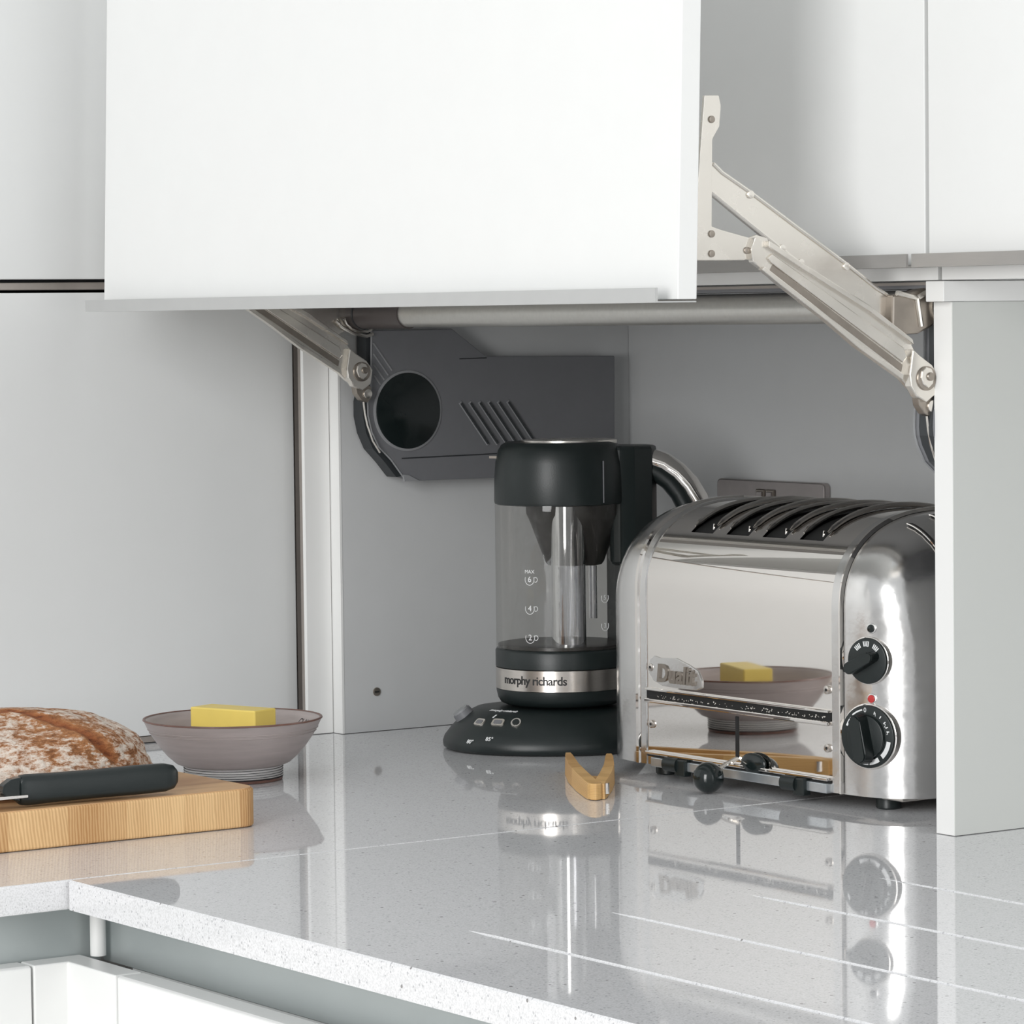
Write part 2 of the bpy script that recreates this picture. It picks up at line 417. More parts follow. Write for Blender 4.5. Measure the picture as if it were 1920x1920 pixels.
o = part('cam_fixing', B().disc((-.728, .764, .9434), (1, 0, 0), .0047, .0012), M['nickel_dk'])
obj('screw_recess', B().box(-.7268, -.7264, .7612, .7668, .9426, .9442), M['slot'], o)

# door, hanging forward on the arms
yF, thk, zD = .4300, .0195, 1.3617
def tilt(y, z): return (y + (z-zD)*.030, z)
dr = []
for (y, z) in ((yF, zD), (yF+thk, zD), (yF+thk, zD+.46), (yF, zD+.46)):
    dr.append(tilt(y, z))
D = part('door', B().prism(dr, 'x', -.7155, .2535, .0008), M['white'])
obj('handle_rail', B().prism([(.4080, 1.3592), (.4500, 1.3592), (.4500, 1.3604), (.4108, 1.3604), (.4108, 1.3713), (.4080, 1.3713)], 'x', -.7145, .2520), M['alu_pale'], D)

# crossbar
cb = part('crossbar', B().tube([(-.610, .731, 1.3537), (.200, .731, 1.3537)], .0142, 32), M['tube'])
for xa, xb in ((-.7275, -.604), (.196, .2455)):
    obj('sleeve', B().tube([(xa, .731, 1.3537), (xb, .731, 1.3537)], .0158, 32), M['sleeve'], cb)
    obj('sleeve_ring', B().tube([(xa+.035 if xa < 0 else xa+.012, .731, 1.3537), (xa+.038 if xa < 0 else xa+.014, .731, 1.3537)], .0163, 32), M['mech_dk'], cb)

HOUS = [(0.7494, 1.3361), (0.853, 1.3372), (0.8978, 1.3062), (1.0733, 1.3041), (1.0716, 1.1713), (0.9094, 1.1720), (0.8066, 1.1725), (0.7873, 1.1780), (0.7724, 1.1964), (0.7569, 1.2108), (0.7483, 1.2271), (0.7438, 1.2444), (0.7434, 1.2588), (0.7477, 1.2759)]
ARML = [(0.527, 1.4026), (0.5311, 1.4127), (0.5424, 1.4097), (0.5811, 1.3897), (0.651, 1.3552), (0.6985, 1.3262), (0.7057, 1.3146), (0.7214, 1.3018), (0.7274, 1.2939), (0.7237, 1.2802), (0.7115, 1.2758), (0.6982, 1.2846), (0.6881, 1.2932), (0.6389, 1.3208), (0.6039, 1.3445), (0.5524, 1.376), (0.5411, 1.3849), (0.5286, 1.392)]
ARMU = [(0.4792, 1.4847), (0.4885, 1.4739), (0.4979, 1.4666), (0.5269, 1.4511), (0.5757, 1.4227), (0.6295, 1.3919), (0.663, 1.371), (0.6746, 1.3654), (0.6850, 1.3630), (0.6990, 1.3640), (0.7080, 1.3600), (0.7090, 1.3440), (0.7050, 1.3370), (0.6946, 1.3318), (0.6818, 1.3308), (0.6686, 1.3373), (0.6509, 1.3477), (0.584, 1.3871), (0.5526, 1.4064), (0.5244, 1.424), (0.4788, 1.4533)]
BRK = [(0.4735, 1.5282), (0.4886, 1.5286), (0.4907, 1.5199), (0.4888, 1.5032), (0.4815, 1.4926), (0.4801, 1.4213), (0.4907, 1.4183), (0.5186, 1.4123), (0.5271, 1.4145), (0.5384, 1.4119), (0.5412, 1.4052), (0.5286, 1.392), (0.5156, 1.3942), (0.5128, 1.3935), (0.4650, 1.3933), (.4600, 1.40)]
# thicken the lower arm a little where the photo shows a deep folded channel
def shift(pts, dy, dz=0): return [(y+dy, z+dz) for y, z in pts]
def offs(p, q, d):
    (a, b), (c, e) = p, q; l = math.hypot(c-a, e-b); nx, nz = -(e-b)/l*d, (c-a)/l*d
    return (a+nx, b+nz), (c+nx, e+nz)

RH = [(.7221, 1.3459), (.7217, 1.3000), (.7137, 1.2757), (.7105, 1.2630), (.7098, 1.2506), (.7106, 1.2430), (.7134, 1.2344), (.7212, 1.2203), (.7345, 1.2092)]
def mechanism(side):
    """side=-1 left side panel, +1 right side panel. All sits in planes of constant x."""
    s = side
    xh0, xh1 = (-.7278, -.704) if s < 0 else (.2225, .2462)
    face = xh1 if s < 0 else xh0
    dy = 0.0 if s < 0 else -.030
    HP = HOUS
    if s > 0: HP = [(y_-dy, z_) for y_, z_ in RH]+[(.9, 1.18), (1.05, 1.18), (1.05, 1.30), (.93, 1.30), (.88, 1.336)]
    H = part('lift_mechanism', B().prism(shift(HP, dy), 'x', xh0, xh1, .0012), M['mech'])
    H['label'] = ('left' if s < 0 else 'right') + ' grey plastic lift housing'
    n = -s  # direction the face looks
    def fx(d): return face + n*d
    # dark front web
    fr = [(0.7494, 1.3361), (0.7477, 1.2759), (0.7434, 1.2588), (0.7438, 1.2444), (0.7483, 1.2271), (0.7569, 1.2108), (0.7724, 1.1964), (0.7873, 1.1780), (.7800, 1.1775), (0.7660, 1.1935), (0.7510, 1.2085), (0.7425, 1.2260), (0.7385, 1.2440), (0.7385, 1.2600), (0.7430, 1.2765), (0.7440, 1.3361)]
    if s < 0: obj('front_web', B().prism(shift(fr, dy-.0012), 'x', xh0+.003, xh1-.002), M['mech_dk'], H)
    else: obj('front_web', B().prism([(y-.0014, z) for y, z in RH[::-1]]+[(y+.02, z) for y, z in RH], 'x', xh0+.0065, xh1-.001), M['mech_dk'], H)
    obj('edge_lip', B().tube([(face, y+dy-.001, z) for y, z in (fr[:8] if s < 0 else [(q[0]-dy, q[1]) for q in RH])], .0011, 6), M['mech_lt'], H)
    if s < 0: obj('edge_lip', B().tube([(xh0+.002 if s < 0 else xh1-.002, y+dy-.001, z) for y, z in fr[2:8]], .0010, 6), M['mech_lt'], H)
    if s < 0:
        obj('dial_ring', B().disc((face, .7933, 1.2490), (n, 0, 0), .0440, .0013, 64, .0008), M['mech_lt'], H)
        obj('dial_cover', B().disc((face+n*.0008, .7933, 1.2490), (n, 0, 0), .0412, .0014, 64, .0006), M['black_sh'], H)
        for k in range(6):
            y = .8617 + k*.01265
            rib = obj('rib', B().tube([(face+.0002, y, 1.2567), (face+.0002, y+.0368, 1.2095)], .0022, 8, flat=.6), M['mech_lt'], H)
            obj('rib_slot', B().tube([(face+.0014, y+.001, 1.2555), (face+.0014, y+.0362, 1.2103)], .0014, 6), M['mech_dk'], rib)
        for k in range(4):
            y0, z0 = .7503, 1.3230-.0115*k
            obj('rib', B().tube([(face+.0002, y0, z0), (face+.0002, y0+.0235-.005*k, z0-.030+.0065*k)], .0010, 6), M['mech_lt'], H)
        obj('seam', B().tube([(face+.0002, .785, 1.1975), (face+.0002, 1.07, 1.2005)], .0007, 6), M['mech_dk'], H)
        obj('seam', B().tube([(face+.0002, .862, 1.3041), (face+.0002, .8978, 1.3045)], .0006, 6), M['mech_dk'], H)
        obj('foot_tab', B().prism([(.7873, 1.1725), (.8066, 1.1725), (.7930, 1.1790), (.7860, 1.1800)], 'x', face-.001, face+.002), M['mech_lt'], H)
    xa = -.6985 if s < 0 else .2380      # arm plane centre
    w = .0045
    dA = -.0095 if s > 0 else .012
    # lower arm: folded channel with a recessed web and raised flanges
    AL = shift(ARML, dA)
    a = obj('lower_arm', B().prism(AL, 'x', xa-w, xa+w-.003, .0008), M['nickel'], H)
    vx = xa+w-.003
    pts = [(.545, 1.3945), (.688, 1.3085)]; bot = [(.537, 1.3905), (.6905, 1.2965)]
    def ln(p, q, t): return (p[0]+(q[0]-p[0])*t, p[1]+(q[1]-p[1])*t)
    def flange(poly, name, m, x0, x1, bev=.0006):
        return obj(name, B().prism(shift(poly, dA), 'x', x0, x1, bev), m, H)
    top = [(.5424, 1.4097), (.5811, 1.3897), (.651, 1.3552), (.6985, 1.3262), (.7000, 1.3215), (.651, 1.3500), (.5811, 1.3845), (.5420, 1.4045)]
    flange(top, 'arm_flange', M['nickel'], vx-.001, vx+.0045)
    low = [(.5370, 1.3885), (.5524, 1.3790), (.6039, 1.3475), (.6389, 1.3238), (.6881, 1.2962), (.6870, 1.2915), (.6389, 1.3190), (.6039, 1.3425), (.5524, 1.3740), (.5345, 1.3855)]
    flange(low, 'arm_flange', M['nickel'], vx-.001, vx+.0050)
    mid = [(.548, 1.3990), (.690, 1.3195), (.6945, 1.3110), (.690, 1.3062), (.546, 1.3915), (.5425, 1.3955)]
    flange(mid, 'arm_web', M['nickel'], vx-.001, vx+.0022, .001)
    sh = [(.549, 1.3895), (.6905, 1.3045), (.6890, 1.2985), (.546, 1.3845)]
    flange(sh, 'arm_groove', M['nickel_dk'], vx-.001, vx+.0004, 0)
    # pivot block
    dH = dA
    if s > 0: dA -= .003
    hub = [(.7000, 1.3180), (.7080, 1.3120), (.7215, 1.3040), (.7290, 1.2945), (.7262, 1.2790), (.7150, 1.2720), (.7040, 1.2770), (.6975, 1.2860), (.6960, 1.2960)]
    hb = obj('pivot_block', B().prism(shift(hub, dA), 'x', vx-.002, vx+.0065, .0012), M['nickel'], H)
    obj('pivot_ring', B().disc((vx+.0060, .7145+dA, 1.2925), (1, 0, 0), .0105, .0022, 28), M['nickel_dk'], H)
    obj('pivot_cam', B().prism([(y+dA, z) for y, z in [(.7075, 1.2990), (.7120, 1.3025), (.7185, 1.3010), (.7215, 1.2950), (.7200, 1.2880), (.7150, 1.2840), (.7090, 1.2870), (.7065, 1.2930)]], 'x', vx+.006, vx+.0096, .001), M['nickel'], H)
    obj('pivot_screw', B().disc((vx+.0092, .7165+dA, 1.2940), (1, 0, 0), .0036, .0022, 16), M['nickel_dk'], H)
    obj('link', B().prism([(y+dA, z) for y, z in [(.7080, 1.2790), (.7100, 1.2690), (.7160, 1.2620), (.7240, 1.2590), (.7290, 1.2640), (.7290, 1.2760), (.7230, 1.2800), (.7150, 1.2800)]], 'x', xa-w, vx+.003, .001), M['nickel_dk'], H)
    obj('link_pin', B().disc((vx+.003, .7235+dA, 1.2685), (1, 0, 0), .0052, .0022, 20), M['nickel'], H)
    obj('spring_strap', B().tube([(vx+.001, y+dA, z) for y, z in ((.7200, 1.2600), (.7215, 1.2480), (.7245, 1.2350), (.7310, 1.2180), (.7400, 1.2050))], .0011, 6), M['nickel'], H)
    dA = dH
    # upper arm
    dL, dA = dA, (-.004 if s > 0 else dA)
    AU = shift(ARMU, dA)
    x2 = xa - .0075 if s > 0 else xa - .007
    u = obj('upper_arm', B().prism(AU, 'x', x2-.005, x2+.001, .0008), M['nickel'], H)
    rim_t = [(y, z) for y, z in AU[1:8]]
    obj('arm_rim', B().tube([(x2+.001, y, z-.0012) for y, z in rim_t], .0018, 8), M['nickel'], H)
    rim_b = AU[15:21]
    obj('arm_rim', B().tube([(x2+.001, y, z+.0012) for y, z in rim_b], .0018, 8), M['nickel'], H)
    for (y, z) in ((.5269, 1.4480), (.6294, 1.3885), (.5600, 1.4035), (.5800, 1.3915), (.6598, 1.3440)):
        obj('rivet', B().disc((x2+.0005, y+dA, z), (1, 0, 0), .0034, .0026, 16), M['nickel'], H)
    # cup around the crossbar end
    if s > 0:
        cup = [(.6700, 1.3640), (.6900, 1.3655), (.7040, 1.3690), (.7160, 1.3700), (.7240, 1.3640), (.7240, 1.3440), (.7130, 1.3360), (.6985, 1.3305), (.6820, 1.3300), (.6690, 1.3370)]
        c = obj('arm_cup', B().prism(cup, 'x', x2-.004, x2+.010, .002), M['nickel_dk'], H)
        for seg in ([(.6965, 1.3610), (.7010, 1.3370)], [(.6965, 1.3610), (.6740, 1.3655)], [(.6965, 1.3610), (.7180, 1.3705)]):
            obj('cup_rib', B().tube([(x2+.0105, y, z) for y, z in seg], .0024, 8), M['nickel'], H)
        obj('cup_collar', B().tube([(x2+.004, .731, 1.3537), (x2+.012, .731, 1.3537)], .0185, 28), M['nickel'], H)
    else:
        obj('cup_rim', B().tube([(x2+.004, y+dA*0, z) for y, z in [(.7078, 1.3479), (.7125, 1.3500), (.7150, 1.3440), (.7210, 1.3390), (.7300, 1.3360), (.7414, 1.3350), (.7470, 1.3375)]], .0016, 8), M['nickel'], H)
        obj('cup_rim', B().tube([(x2+.004, y, z) for y, z in [(.7020, 1.3470), (.7100, 1.3405), (.7244, 1.3335), (.7400, 1.3300), (.7484, 1.3325)]], .0020, 8), M['nickel'], H)
    # bracket screwed to the door
    xb = x2 + .0015
    br = obj('door_bracket', B().prism(shift(BRK, dA-.0035 if s < 0 else 0), 'x', xb, xb+.003, .0006), M['nickel'], H)
    for (y, z) in ((.4844, 1.5088), (.4834, 1.4152), (.4832, 1.3990), (.5202, 1.4017)):
        obj('screw', B().disc((xb+.003, y+dA, z), (1, 0, 0), .0030, .0014, 14), M['nickel_dk'], H)
    return H
mechanism(-1)
mechanism(1)

# ------------------------------------------------------------------ upper cabinets on the back wall
for i, (xa, xb, lab) in enumerate(((-.76, .2635, 'white wall cabinet door half hidden behind the raised door and metal arm'),
                                   (.2665, 1.30, 'bright white wall cabinet at the upper right corner'))):
    Uc = cab('wall_cabinet', lab, ((xa+xb)/2, .9, 1.376))
    obj('carcass', B().box(xa+.001, xb-.001, .7095, 1.39, 1.3842 if i == 0 else 1.3762, 2.2), M['edge'], Uc)
    obj('pelmet', B().box(xa+.001, xb-.001, .7015, .7090, 1.3762, 1.400), M['edge'], Uc)
    d = obj('door', B().box(xa+.0008, xb-.0008, .687, .7005, 1.3885, 2.2, .001), M['white'], Uc)
    obj('handle_rail', B().prism([(.6665, 1.3870), (.7000, 1.3870), (.7000, 1.3882), (.6690, 1.3882), (.6690, 1.3982), (.6665, 1.3982)], 'x', xa+.0018, xb-.0018), M['alu_taupe' if False else 'alu'], d)

# ------------------------------------------------------------------ wall socket
S = thing('wall_socket', 'brushed steel double socket plate on the grey back panel above the toaster', 'socket', (-.463, 1.11, 1.085))
pp = []
x0, x1, z0, z1, rr = -.556, -.3715, 1.083, 1.1695, .006
for cx, cz, a0 in ((x1-rr, z0+rr, -90), (x1-rr, z1-rr, 0), (x0+rr, z1-rr, 90), (x0+rr, z0+rr, 180)):
    for k in range(5):
        a = math.radians(a0+k*22.5); pp.append((cx+rr*math.cos(a), cz+rr*math.sin(a)))
obj('plate', B().prism(pp, 'y', 1.1012, 1.1100, .0015), M['plate'], S)
for xx in (-.4855, -.4685):
    t = obj('switch', B().box(xx, xx+.0145, 1.0990, 1.1012, 1.1440, 1.1600, .0012), M['nickel_dk'], S)
    obj('rocker', B().box(xx+.0025, xx+.012, 1.0975, 1.0992, 1.1455, 1.1575, .0008), M['plate'], t)
for cx in (-.51, -.418):
    for dx, dz, w_, h_ in ((0, .012, .004, .008), (-.011, -.006, .008, .004), (.011, -.006, .008, .004)):
        obj('pin_hole', B().box(cx+dx-w_/2, cx+dx+w_/2, 1.1008, 1.1014, 1.112+dz-h_/2, 1.112+dz+h_/2), M['slot'], S)

# ------------------------------------------------------------------ toaster
T = thing('toaster', 'polished steel four-slot toaster with black dials and ball lever', 'toaster', (-.08, .875, .9))
def tp(n, b, m, p=T, **k): return obj(n, b, m, p, **k)
YC, HD, ZB, ZT = .875, .118, .9125, 1.1665
XL, XR = -.228, .053
def arch(nn=40, grow=0.0):
    pts = [(YC-HD-grow, ZB)]
    for z in (.93, .95, .97, 1.0, 1.03, 1.06): pts.append((YC-HD-grow, z))
    za = 1.078; hh = ZT+grow-za
    for k in range(nn+1):
        a = PI - PI*k/nn
        c, s_ = math.cos(a), math.sin(a); e = 2/2.35
        pts.append((YC + (HD+grow)*math.copysign(abs(c)**e, c), za + hh*abs(s_)**e))
    for z in (1.06, 1.03, 1.0, .97, .95, .93): pts.append((YC+HD+grow, z))
    pts.append((YC+HD+grow, ZB))
    return pts
AP = arch()
# outer sheet with four slots cut across the top
slots = [(-.188, -.154), (-.133, -.099), (-.078, -.044), (-.023, .011)]
bx = [XL]
for a_, b_ in slots: bx += [a_, b_]
bx.append(XR)
b = B(); bm = b.bm
cols = [[bm.verts.new((x, y, z)) for y, z in AP] for x in bx]
for i in range(len(bx)-1):
    is_slot = i % 2 == 1
    for j in range(len(AP)-1):
        y = (AP[j][0]+AP[j+1][0])/2; z = (AP[j][1]+AP[j+1][1])/2
        if is_slot and z > 1.14 and .780 < y < .965: continue
        bm.faces.new((cols[i][j], cols[i+1][j], cols[i+1][j+1], cols[i][j+1]))
shell = tp('shell', b, M['chrome'], recalc=False)
sl = B()
for a_, b_ in slots:
    yy = [p for p in AP if p[1] > 1.137 and .772 < p[0] < .972]
    sl.prism([(p[0], p[1]-.006) for p in yy], 'x', a_-.004, b_+.004)
tp('slot_liner', sl, M['slot'])
for a_, b_ in slots:
    yy = [p for p in AP if p[1] > 1.140 and .778 < p[0] < .968]
    # raised louvre lips either side of every slot
    for xx, h in ((a_, .0012), (b_, .0028)):
        tp('slot_lip', B().tube([(xx, p[0], p[1]+h) for p in yy], [.0008]+[.0026]*(len(yy)-2)+[.0008], 8), M['chrome_dk'])
    tp('guard_wire', B().tube([(a_+.020, yy[0][0]+.006, 1.136), (a_+.0195, yy[0][0]+.008, 1.1475)], .0010, 6), M['chrome'])
# cast end caps
def endcap(sgn, x0):
    LEN = .088
    ts = [0, .04, .1, .2, .3, .4, .5, .6, .68, .75, .81, .86, .90, .935, .96, .98, .993, 1.0]
    prof = arch(60)
    rs = []
    for t in ts:
        sy = max(.02, (1-t**2.7))**(1/2.7) if t < 1 else .30
        sz = max(.02, (1-t**2.9))**(1/3.3) if t < 1 else .42
        sy = max(sy, .30); sz = max(sz, .42)
        x = x0 + sgn*LEN*t
        rs.append([(x, YC+(y-YC)*sy, ZB+(z-ZB)*sz + .0*t) for y, z in prof])
    b = B()
    b.rings(rs, False, False, closed=False)
    f = b.bm
    # close end and underside
    f.verts.ensure_lookup_table()
    n = len(prof)
    last = [f.verts[(len(ts)-1)*n+k] for k in range(n)]
    f.faces.new(last)
    under = [f.verts[k*n] for k in range(len(ts))] + [f.verts[k*n+n-1] for k in range(len(ts)-1, -1, -1)]
    f.faces.new(under)
    def surf(y, z):
        """x on the cap surface for a front-side point (y is returned for a given x instead)"""
        pass
    return b, LEN
bc, LEN = endcap(1, .067)
capR = tp('end_cap', bc, M['cast'], sharp=60)
bc, _ = endcap(-1, -.242)
capL = tp('end_cap', bc, M['cast'], sharp=60)
def cap_y(x):
    t = (x-.067)/LEN
    return YC - HD*max(.3, (1-t**2.7)**(1/2.7))
def cap_n(x):
    d = (cap_y(x+.002)-cap_y(x-.002))/.004
    return Vector((d, -1, 0)).normalized()
# border bands between sheet and caps
def band(x0, x1, gr, m, name='trim_band'):
    p = arch(40, gr); q = arch(40, gr-.003)
    rs = []
    for x, pr in ((x0, q), (x0+.0015, p), (x1-.0015, p), (x1, q)):
        rs.append([(x, y, z) for y, z in pr])
    b = B(); b.rings(rs, False, False, closed=False)
    return tp(name, b, m, recalc=False, sharp=50)
band(XR-.001, .0645, .0014, M['cast'])
band(.0640, .0690, .0034, M['chrome'])
band(-.2445, -.2375, .0030, M['chrome'])
band(-.2380, XL+.001, .0014, M['cast'])
# vents on the right end cap
for yv_, t0 in ((.815, .28), (.846, .26), (.877, .24)):
    pr = arch(60); j = min(range(len(pr)), key=lambda k: abs(pr[k][0]-yv_)+ (0 if pr[k][1] > 1.1 else 9))
    y, z = pr[j]
    pts = []
    for k in range(14):
        t = t0 + (0.955-t0)*k/13
        sy = (1-t**2.7)**(1/2.7); sz = (1-t**2.9)**(1/3.3)
        pts.append((.067+LEN*t, YC+(y-YC)*sy, ZB+(z-ZB)*sz+.0006))
    v = tp('vent_slot', B().tube(pts, [.0008]+[.0022]*12+[.0008], 8), M['slot'])
    obj('vent_lip', B().tube([(p[0]+.001, p[1]-.0026, p[2]+.0006) for p in pts], .0009, 6), M['chrome'], v)
# floor pan
tp('base_pan', B().box(-.300, .128, .775, .975, .9095, .9135, .001), M['steel'])
# front furniture
yf = YC-HD
g = tp('front_rail', B().box(XL+.001, XR-.002, yf-.0045, yf+.001, .9850, .9878, .0009), M['chrome'])
obj('rail_groove', B().box(XL+.001, XR-.002, yf-.0012, yf+.001, .9775, .9850), M['slot'], g)
obj('rail_lower', B().box(XL+.001, XR-.002, yf-.0055, yf+.001, .9732, .9775, .0012), M['chrome'], g)
cr = B()
for k in range(90):
    x = random.uniform(-.215, .048); z = .9788+random.uniform(0, .003)
    r_ = random.uniform(.0004, .0011)
    cr.sphere((x, yf-.0018, z), r_, 6)
o = obj('crumbs', cr, M['nickel'], g); o['kind'] = 'stuff'
tp('lever_slot', B().box(-.0895, -.0855, yf-.0012, yf+.001, .9300, .9705, .0006), M['slot'])
tp('front_sill', B().box(XL+.002, XR-.002, yf-.006, yf+.004, .9225, .9262, .0012), M['chrome'])
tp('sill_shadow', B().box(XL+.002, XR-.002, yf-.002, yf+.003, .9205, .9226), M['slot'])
tp('crumb_tray', B().box(-.216, XR-.003, yf-.006, yf+.003, .9115, .9205, .0008), M['tray'])
# lever with ball knob
lv = tp('lever', B().tube([(-.0872, yf+.006, .9330), (-.0880, .7440, .9265), (-.0900, .7300, .9190)], .0022, 8), M['nickel'])
obj('ball_knob', B().sphere((-.0895, .7235, .9150), .0148, 32), M['black_sh'], lv)
lk = tp('half_knob', B().sphere((-.0590, .7535, .9290), .0185, 28, (1, .22, .52)), M['black_sh'])
for xk, dz in ((-.1735, 0), (.0060, .0)):
    tb = tp('tray_tab', B().box(xk, xk+.0160, yf-.010, yf-.001, .9065, .9225, .0012), M['black'])
    obj('tab_grip', B().tube([(xk-.0165, yf-.008, .9165), (xk+.004, yf-.008, .9165)], [.0068, .0068], 20, flat=.7), M['black'], tb)
for (sx, sz) in ((-.2205, 1.0075), (-.2205, .9520), (.0460, 1.0060), (.0460, .9525)):
    q = tp('screw', B().disc((sx, yf, sz), (0, -1, 0), .0040, .0022, 18), M['steel'])
    obj('screw_slot', B().disc((sx, yf-.0021, sz), (0, -1, 0), .0014, .0004, 8), M['slot'], q)
# badge
bd = []
for (u, v) in [(-.2225, 1.0150), (-.2150, 1.0190), (-.2050, 1.0175), (-.1800, 1.0190), (-.1600, 1.0140), (-.1460, 1.0090), (-.1400, 1.0000), (-.1400, .9930), (-.1480, .9905), (-.1800, .9900), (-.2020, .9905), (-.2160, .9945), (-.2235, 1.0010)]:
    bd.append((u, v))
bg = tp('badge', B().prism(bd, 'y', yf-.0014, yf+.0002, .0006), M['cast'])
text('lettering', 'Dualit', .0250, M['nickel_dk'], bg, lambda u, v, w: (-.1800+u*.98, yf-.0020-w*1.0, 1.0022+v*.95), ext=.0010, bold=.0008, shear=.12)
# feet
for fx_, fy_ in ((-.232, .784), (.096, .786), (-.232, .965), (.096, .965)):
    tp('foot', B().lathe([(.0105, 0), (.0115, .001), (.0115, .0100), (.0105, .0115)], (fx_, fy_, .9002), 28), M['black'])
# dials
def dial(x, z, r, name, big):
    y = cap_y(x); n = cap_n(x)
    c = Vector((x, y, z)); u = Vector((0, 0, 1)).cross(n).normalized()   # u points to the viewer's right
    if u.x < 0: u = -u
    def F(a, b_, d): return c + u*a + Vector((0, 0, 1))*b_ + n*d
    bz = obj('dial_ring', B().disc(F(0, 0, -.004), n, r*1.05, .0065, 48, .0008), M['chrome'], T)
    dd = obj(name, B().disc(F(0, 0, -.001), n, r, .0060, 48, .0010), M['black'], T)
    return F, n, u, dd
F, n_, u_, d1 = dial(.1010, 1.0365, .0208, 'selector_dial', False)
# grip pointing down-left
def blk(F, pts, d0, d1_, name, m, par, bev=.001):
    b = B()
    v0 = [b.bm.verts.new(F(a, c, d0)) for a, c in pts]; v1 = [b.bm.verts.new(F(a*.94, c*.94, d1_)) for a, c in pts]
    k = len(pts); b.bm.faces.new(v0[::-1]); b.bm.faces.new(v1)
    for i in range(k): b.bm.faces.new((v0[i], v0[(i+1) % k], v1[(i+1) % k], v1[i]))
    bmesh.ops.bevel(b.bm, geom=[e for e in b.bm.edges], offset=bev, segments=2, affect='EDGES')
    return obj(name, b, m, par)
def capsule(a, w, t0, t1, n=8):
    ca, sa = math.cos(a), math.sin(a); pts = []
    for k in range(n+1):
        th = -PI/2+PI*k/n; pts.append((t1+w*math.cos(th), w*math.sin(th)))
    for k in range(n+1):
        th = PI/2+PI*k/n; pts.append((t0+w*.8*math.cos(th), w*.8*math.sin(th)))
    return [(x*ca-y*sa, x*sa+y*ca) for x, y in pts]
blk(F, capsule(math.radians(207), .0060, -.010, .0150), .004, .0165, 'grip', M['black'], d1)
inkb = B()
def tick(F, b, a, r0, r1, w, d=.0052):
    ca, sa = math.cos(a), math.sin(a)
    pts = [(r0, -w), (r1, -w), (r1, w), (r0, w)]
    pts = [(x*ca-y*sa, x*sa+y*ca) for x, y in pts]
    v = [b.bm.verts.new(F(x, y, d)) for x, y in pts]; b.bm.faces.new(v)
for base_, wd in ((128, 3), (92, 3), (52, 3)):
    for k in (-1.5, -.5, .5, 1.5):
        tick(F, inkb, math.radians(base_+k*6.2), .0132, .0178, .00055)
    if base_ == 92:
        for rr_ in (.0134, .0178):
            v = [inkb.bm.verts.new(F(rr_*math.cos(math.radians(a)), rr_*math.sin(math.radians(a)), .0052)) for a in (82, 90)] + [inkb.bm.verts.new(F((rr_-.0005)*math.cos(math.radians(a)), (rr_-.0005)*math.sin(math.radians(a)), .0052)) for a in (90, 82)]
            inkb.bm.faces.new(v)
obj('dial_marks', inkb, M['ink'], d1, recalc=False)
F, n_, u_, d2 = dial(.1010, .9680, .0285, 'timer_dial', True)
obj('grip_disc', B().disc(F(0, 0, .004), n_, .0195, .0050, 40, .0012), M['black'], d2)
blk(F, capsule(math.radians(-80), .0075, -.0165, .0170), .008, .0230, 'grip', M['black'], d2, .0015)
inkb = B()
def arc(F, b, a0, a1, r0, r1, d=.0052, n=10):
    vs = []
    for k in range(n+1):
        a = math.radians(a0+(a1-a0)*k/n)
        vs.append((b.bm.verts.new(F(r0*math.cos(a), r0*math.sin(a), d)), b.bm.verts.new(F(r1*math.cos(a), r1*math.sin(a), d))))
    for p, q in zip(vs, vs[1:]): b.bm.faces.new((p[0], p[1], q[1], q[0]))
arc(F, inkb, -8, -48, .0212, .0255); arc(F, inkb, -58, -84, .0212, .0255); arc(F, inkb, -87, -112, .0212, .0255)
arc(F, inkb, 102, 130, .0238, .0252); arc(F, inkb, 136, 158, .0225, .0245)
arc(F, inkb, 92, 452, 0.0, 0.0) if False else None
for a in (70, 52, 36, 24, 14):
    tick(F, inkb, math.radians(a), .0218, .0246, .0005)
obj('dial_marks', inkb, M['ink'], d2, recalc=False)
def ftext(F, s, size, a, r, name, par):
    cx, cz = r*math.cos(math.radians(a)), r*math.sin(math.radians(a))
    text(name, s, size, M['ink'], par, lambda u, v, w: F(cx+u, cz+v, .0052+w), ext=.0001)
ftext(F, '0', .0062, 95, .0240, 'number', d2)
ftext(F, '1', .0045, 66, .0222, 'number', d2)
ftext(F, '2', .0045, 30, .0222, 'number', d2)
ftext(F, '3', .0045, 12, .0222, 'number', d2)
for zz, mm, nm in ((1.0655, 'slot', 'indicator_hole'), (1.0020, 'red', 'indicator_lamp')):
    c = Vector((.1030, cap_y(.1030), zz)); nn_ = cap_n(.1030)
    rg = obj(nm, B().disc(c-nn_*.002, nn_, .0048, .0028, 20), M['cast'], T)
    obj('lens', B().disc(c, nn_, .0036, .0020, 20), M[mm] if mm == 'red' else M['black_sh'], rg)

